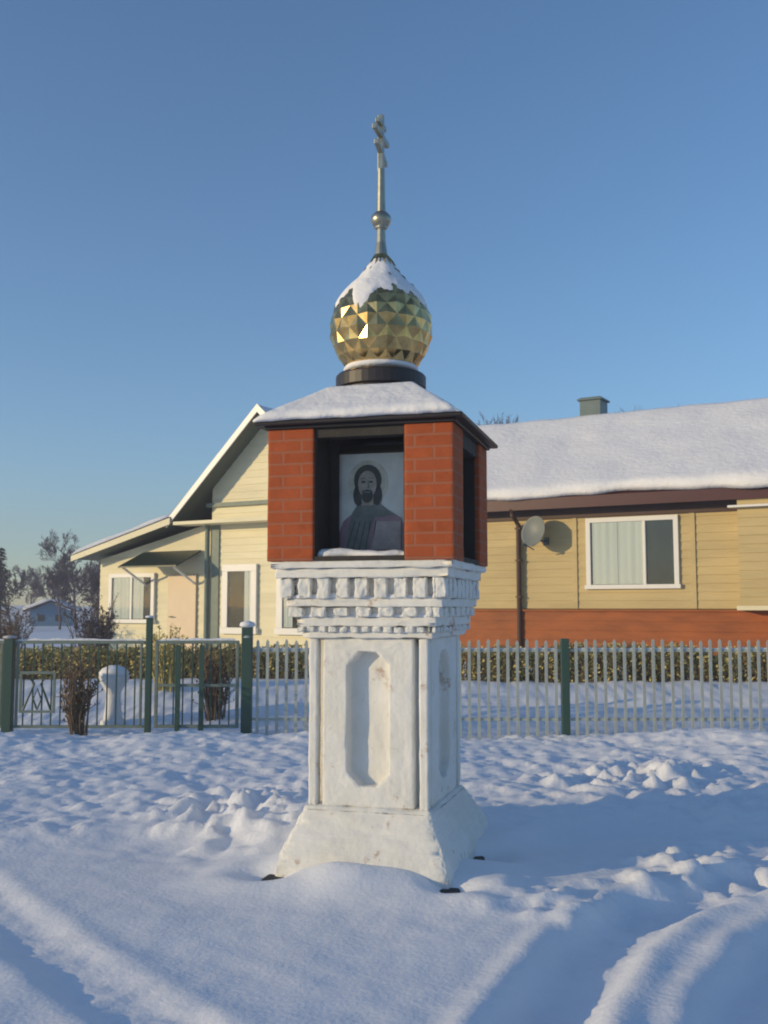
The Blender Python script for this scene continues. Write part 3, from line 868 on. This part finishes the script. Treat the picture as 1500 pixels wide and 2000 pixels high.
# welded fence bays left of the gate
LF = thing('welded_fence', (px2x(25), FY, 0), 'grey-green welded fence with framed ornament, at the left edge of the picture', 'fence')
lw = px2x(295) - px2x(25)
for x in (0, -lw): post(LF, x, 1.30, .12, snow=.04)
for x0 in (0, -lw):
    x1 = x0 + lw - .05; x0 += .07
    b = MB()
    b.box(x0, x1, -.02, .02, 1.235, 1.275); b.box(x0, x1, -.02, .02, .19, .225)
    for x in (x0 + .02, x1 - .06): b.box(x, x + .03, -.019, .019, .226, 1.234)
    pf = b.build('panel_frame', M['palegreen'], LF, bevel=.004)
    snow_strip('rail_snow', pf, [(x0, 0, 1.273), (x1, 0, 1.273)], .022, .032)
    b = MB()
    n = 13
    for k in range(n):
        x = x0 + .12 + k * (x1 - x0 - .24) / (n - 1)
        b.box(x - .008, x + .008, -.007, .007, .226, 1.234)
    b.build('panel_bars', M['green'], LF)
    b = MB()
    a, c = x0 + .08, x0 + .53
    b.box(a, c, -.045, -.022, .86, .895); b.box(a, c, -.045, -.022, .38, .41)
    b.box(a, a + .03, -.045, -.022, .411, .859); b.box(c - .03, c, -.045, -.022, .411, .859)
    b.build('ornament_frame', M['palegreen'], LF)
    b = MB()
    m_ = (a + c) / 2
    for sx in (-1, 1):
        b.tube([(m_ + sx * .17, -.035, .42), (m_ + sx * .10, -.035, .60), (m_ + sx * .04, -.035, .74), (m_ + sx * .09, -.035, .80)], .014, 6)
    b.tube([(m_, -.035, .42), (m_ - .05, -.035, .55), (m_, -.035, .68), (m_ + .05, -.035, .55), (m_, -.035, .42)], .012, 6)
    b.build('ornament', M['green'], LF)

# white planter standing inside the fence
UX, UY = (228 - 750) / 2000 * 14.2, 14.2
ug = ground(UX, UY)
ur = thing('garden_planter', (UX, UY, ug), 'white pedestal planter heaped with snow, seen through the welded fence', 'planter')
b = MB(); b.lathe([(.17, -.1), (.17, .05), (.13, .08), (.11, .2), (.10, .42), (.13, .5), (.19, .58), (.215, .66), (.20, .67)], 20); b.build('pedestal_bowl', M['urn'], ur, smooth=False, bevel=.005)
b = MB(); b.lathe([(.19, .665), (.205, .70), (.16, .76), (.06, .80)], 20); b.build('snow_heap', M['roof_snow'], ur, smooth=True)

# ------------------------------------------------------------------ plants
def bare_tree_mesh(seed, height, depth=5, spread=.5, r0=None):
    random.seed(seed)
    trunk, crown = MB(), MB()
    def grow(p, d, L, r, lev):
        n = 4 if lev < 2 else 3
        pts, q, dd = [p.copy()], p.copy(), d.copy()
        for i in range(n):
            dd = (dd + Vector((random.uniform(-1, 1), random.uniform(-1, 1), random.uniform(-.3, .7))) * .14).normalized()
            q = q + dd * (L / n); pts.append(q.copy())
        rs = [r * (1 - .5 * i / n) for i in range(n + 1)]
        (trunk if lev == 0 else crown).tube(pts, rs, 7 if lev == 0 else (4 if lev < 3 else 3), cap=False)
        if lev >= depth: return
        k = 7 if lev == 0 else random.choice((3, 4, 4))
        for i in range(k):
            f = .35 + .65 * (i + 1) / k if lev == 0 else .25 + .75 * (i + 1) / k
            j = min(n - 1, int(f * n)); base = pts[j].lerp(pts[j + 1], min(1, f * n - j))
            ang = random.uniform(0, 6.28)
            side = dd.cross(Vector((math.cos(ang), math.sin(ang), .2))).normalized()
            nd = (dd * random.uniform(.5, 1) + side * random.uniform(.5, 1.0) * spread * 1.6 + Vector((0, 0, .18))).normalized()
            grow(base, nd, L * random.uniform(.48, .68) if lev else L * random.uniform(.38, .58), max(.012, rs[j] * .55), lev + 1)
    grow(Vector((0, 0, -.2)), Vector((0, 0, 1)), height * .62, r0 or height * .022, 0)
    return trunk, crown
def bare_tree(loc, seed, height, label, depth=5, group='bare trees far behind', sc=1):
    t = thing('bare_tree', (loc[0], loc[1], ground(loc[0], loc[1])), label, 'tree', group=group)
    a, c = bare_tree_mesh(seed, height, depth)
    a.build('trunk', M['bark'], t, smooth=True); c.build('crown', M['twig'], t)
    return t
def X(px, Y): return (px - 750) / 2000 * Y
bare_tree((X(152, 58), 58), 21, 4.6, 'taller bare frosty tree just left of the cream lean-to', 6)
bare_tree((X(178, 44), 44), 22, 3.0, 'short bushy bare tree close against the lean-to wall', 6)
bare_tree((X(60, 80), 80), 23, 3.9, 'faint bare tree behind the roof of the blue shed', 6)
bare_tree((X(102, 72), 72), 24, 3.6, 'low bare tree at the right side of the blue shed', 6)
bare_tree((X(120, 54), 54), 27, 3.4, 'dark bushy bare tree between the blue shed and the taller bare tree', 6)
bare_tree((X(28, 52), 52), 28, 3.2, 'dark bare tree just right of the spruce at the left edge', 6)
bare_tree((X(195, 64), 64), 29, 3.9, 'bare treetop rising behind the low eave of the lean-to', 6)
bare_tree((X(1050, 48), 48), 25, 9.9, 'bare treetop peeping over the snowy roof beside the chimney', 6)
bare_tree((X(1220, 60), 60), 26, 11.2, 'bare treetop barely showing over the roof on the far side of the chimney', 6)
def spruce(loc, h, label, seed):
    random.seed(seed)
    t = thing('spruce_tree', (loc[0], loc[1], ground(*loc)), label, 'tree', group='spruces at the left edge')
    b = MB(); b.tube([(0, 0, -.2), (0, 0, h * .5), (0, 0, h * .98)], [h * .03, h * .018, .01], 7); b.build('trunk', M['bark'], t)
    b = MB(); z = h * .12
    while z < h * .98:
        rr = (h - z) * .30 + .05
        for k in range(9):
            th = random.uniform(0, 6.28); L = rr * random.uniform(.7, 1.1)
            d = Vector((math.cos(th), math.sin(th), -.28)); p0 = Vector((0, 0, z + random.uniform(-.05, .05)))
            sd_ = Vector((-math.sin(th), math.cos(th), 0))
            for q in range(12):
                f = random.uniform(.12, 1); c = p0 + d * L * f; s_ = .09 * h / 4
                a1 = sd_ * random.uniform(-1, 1) * s_ * 2.2 * (1.1 - f) + d * s_ + Vector((0, 0, random.uniform(-.6, .2) * s_))
                b.add([c - sd_ * s_ * .35, c + sd_ * s_ * .35, c + a1 * 1.5], [(0, 1, 2)])
        z += h * .035
    b.build('crown', M['spruce'], t)
spruce((X(2, 50), 50), 4.2, 'dark spruce cut by the left edge of the picture', 1)
spruce((X(-60, 55), 55), 5.0, 'dark spruce standing behind the one cut by the left edge', 2)

def shrub(loc, h, wd, label, m, seed, n=60, name='bare_shrub', group=None):
    random.seed(seed)
    t = thing(name, (loc[0], loc[1], ground(*loc)), label, 'shrub', group=group)
    st, tw = MB(), MB()
    for i in range(n):
        th = random.uniform(0, 6.28); r = random.uniform(0, .25) * wd
        p = Vector((r * math.cos(th), r * math.sin(th), -.05)); d = Vector((math.cos(th) * random.uniform(.05, .5) * wd / h, math.sin(th) * random.uniform(.05, .5) * wd / h, 1)).normalized()
        L = h * random.uniform(.55, 1.05); q = p + d * L * .5 + Vector((random.uniform(-.05, .05), random.uniform(-.05, .05), 0)); e = p + d * L + Vector((random.uniform(-.12, .12), random.uniform(-.12, .12), 0)) * wd
        st.tube([p, q, e], [.011, .008, .004], 4, cap=False)
        for k in range(7):
            f = random.uniform(.3, 1); c = q.lerp(e, (f - .5) * 2) if f > .5 else p.lerp(q, f * 2)
            v = Vector((random.uniform(-1, 1), random.uniform(-1, 1), random.uniform(.2, 1.2))).normalized() * random.uniform(.08, .22) * h
            tw.tube([c, c + v * .6 + Vector((0, 0, .01)), c + v], [.006, .005, .003], 3, cap=False)
            s_ = .022
            for _ in range(2):
                c2 = c + v * random.uniform(.4, 1)
                tw.add([c2, c2 + Vector((random.uniform(-s_, s_) * 2, random.uniform(-s_, s_) * 2, s_)), c2 + Vector((random.uniform(-s_, s_), random.uniform(-s_, s_), 2.2 * s_))], [(0, 1, 2)])
    st.build('stems', m, t); tw.build('twigs', m, t)
shrub((X(163, 12.3), 12.3), .98, .42, 'dry brown shrub in front of the welded fence, beside the white planter', M['browntwig'], 31, 34)
shrub((X(425, 14.3), 14.3), 1.05, .6, 'reddish dry shrub behind the wicket gate', M['browntwig'], 32, 36)
shrub((X(190, 21.5), 21.5), 1.35, 1.0, 'dark dry shrub under the lean-to wall, left of its window', M['bark'], 33, 70)
shrub((X(20, 26), 26), 1.2, 1.3, 'brown dry shrub behind the welded fence, at the left edge', M['browntwig'], 34, 70)
shrub((X(330, 16), 16), .95, .7, 'olive dry shrub behind the gate post, below the lean-to door', M['hedge'], 35, 50)

def hedge(x0, x1, y, top, label, seed):
    random.seed(seed)
    zb = min(ground(x0, y), ground((x0 + x1) / 2, y), ground(x1, y)) - .06
    t = thing('hedge', ((x0 + x1) / 2, y, zb), label, 'hedge')
    L = x1 - x0; H_ = top - zb
    st, lf = MB(), MB()
    for i in range(int(L * 170)):
        x = random.uniform(-L / 2, L / 2); yy = random.uniform(-.28, .28)
        hh = H_ * (.80 + .25 * noise.noise(Vector((x * 1.3, seed, 0))) + random.uniform(-.12, .08))
        e = Vector((x + random.uniform(-.09, .09), yy + random.uniform(-.07, .07), hh))
        m_ = Vector((x + random.uniform(-.03, .03), yy, hh * .5))
        st.tube([(x, yy, 0), m_, e], [.009, .007, .003], 3, cap=False)
        for k in range(20):
            f = random.random() ** .7; c = Vector((x, yy, 0)).lerp(e, f) + Vector((random.uniform(-.05, .05), random.uniform(-.05, .05), 0))
            s_ = random.uniform(.018, .036)
            u = Vector((random.uniform(-1, 1), random.uniform(-1, 1), random.uniform(-1, 1))).normalized() * s_
            v = u.orthogonal().normalized() * s_ * .7
            lf.add([c - u, c + v, c + u, c - v], [(0, 1, 2, 3)])
    st.build('stems', M['browntwig'], t); lf.build('leaves', M['hedge'], t)
hedge(1.2, 9.0, 17.0, 1.17, 'dry olive hedge behind the picket fence, below the red-brown plinth', 41)
hedge(-7.6, -1.3, 17.6, 1.12, 'dry olive hedge behind the welded fence, below the cream house', 42)

# ------------------------------------------------------------------ frosty air
b = MB(); b.box(-170, 170, -60, 170, -4, 16)
hm = bpy.data.materials.new('frosty_air'); hm.use_nodes = True
hn = hm.node_tree.nodes; hn.remove(hn['Principled BSDF'])
vp = hn.new('ShaderNodeVolumePrincipled'); vp.inputs['Color'].default_value = (.88, .86, .95, 1); vp.inputs['Density'].default_value = .0036; vp.inputs['Anisotropy'].default_value = .2
hm.node_tree.links.new(vp.outputs[0], hn['Material Output'].inputs['Volume'])
tag(b.build('haze', hm), kind='stuff')
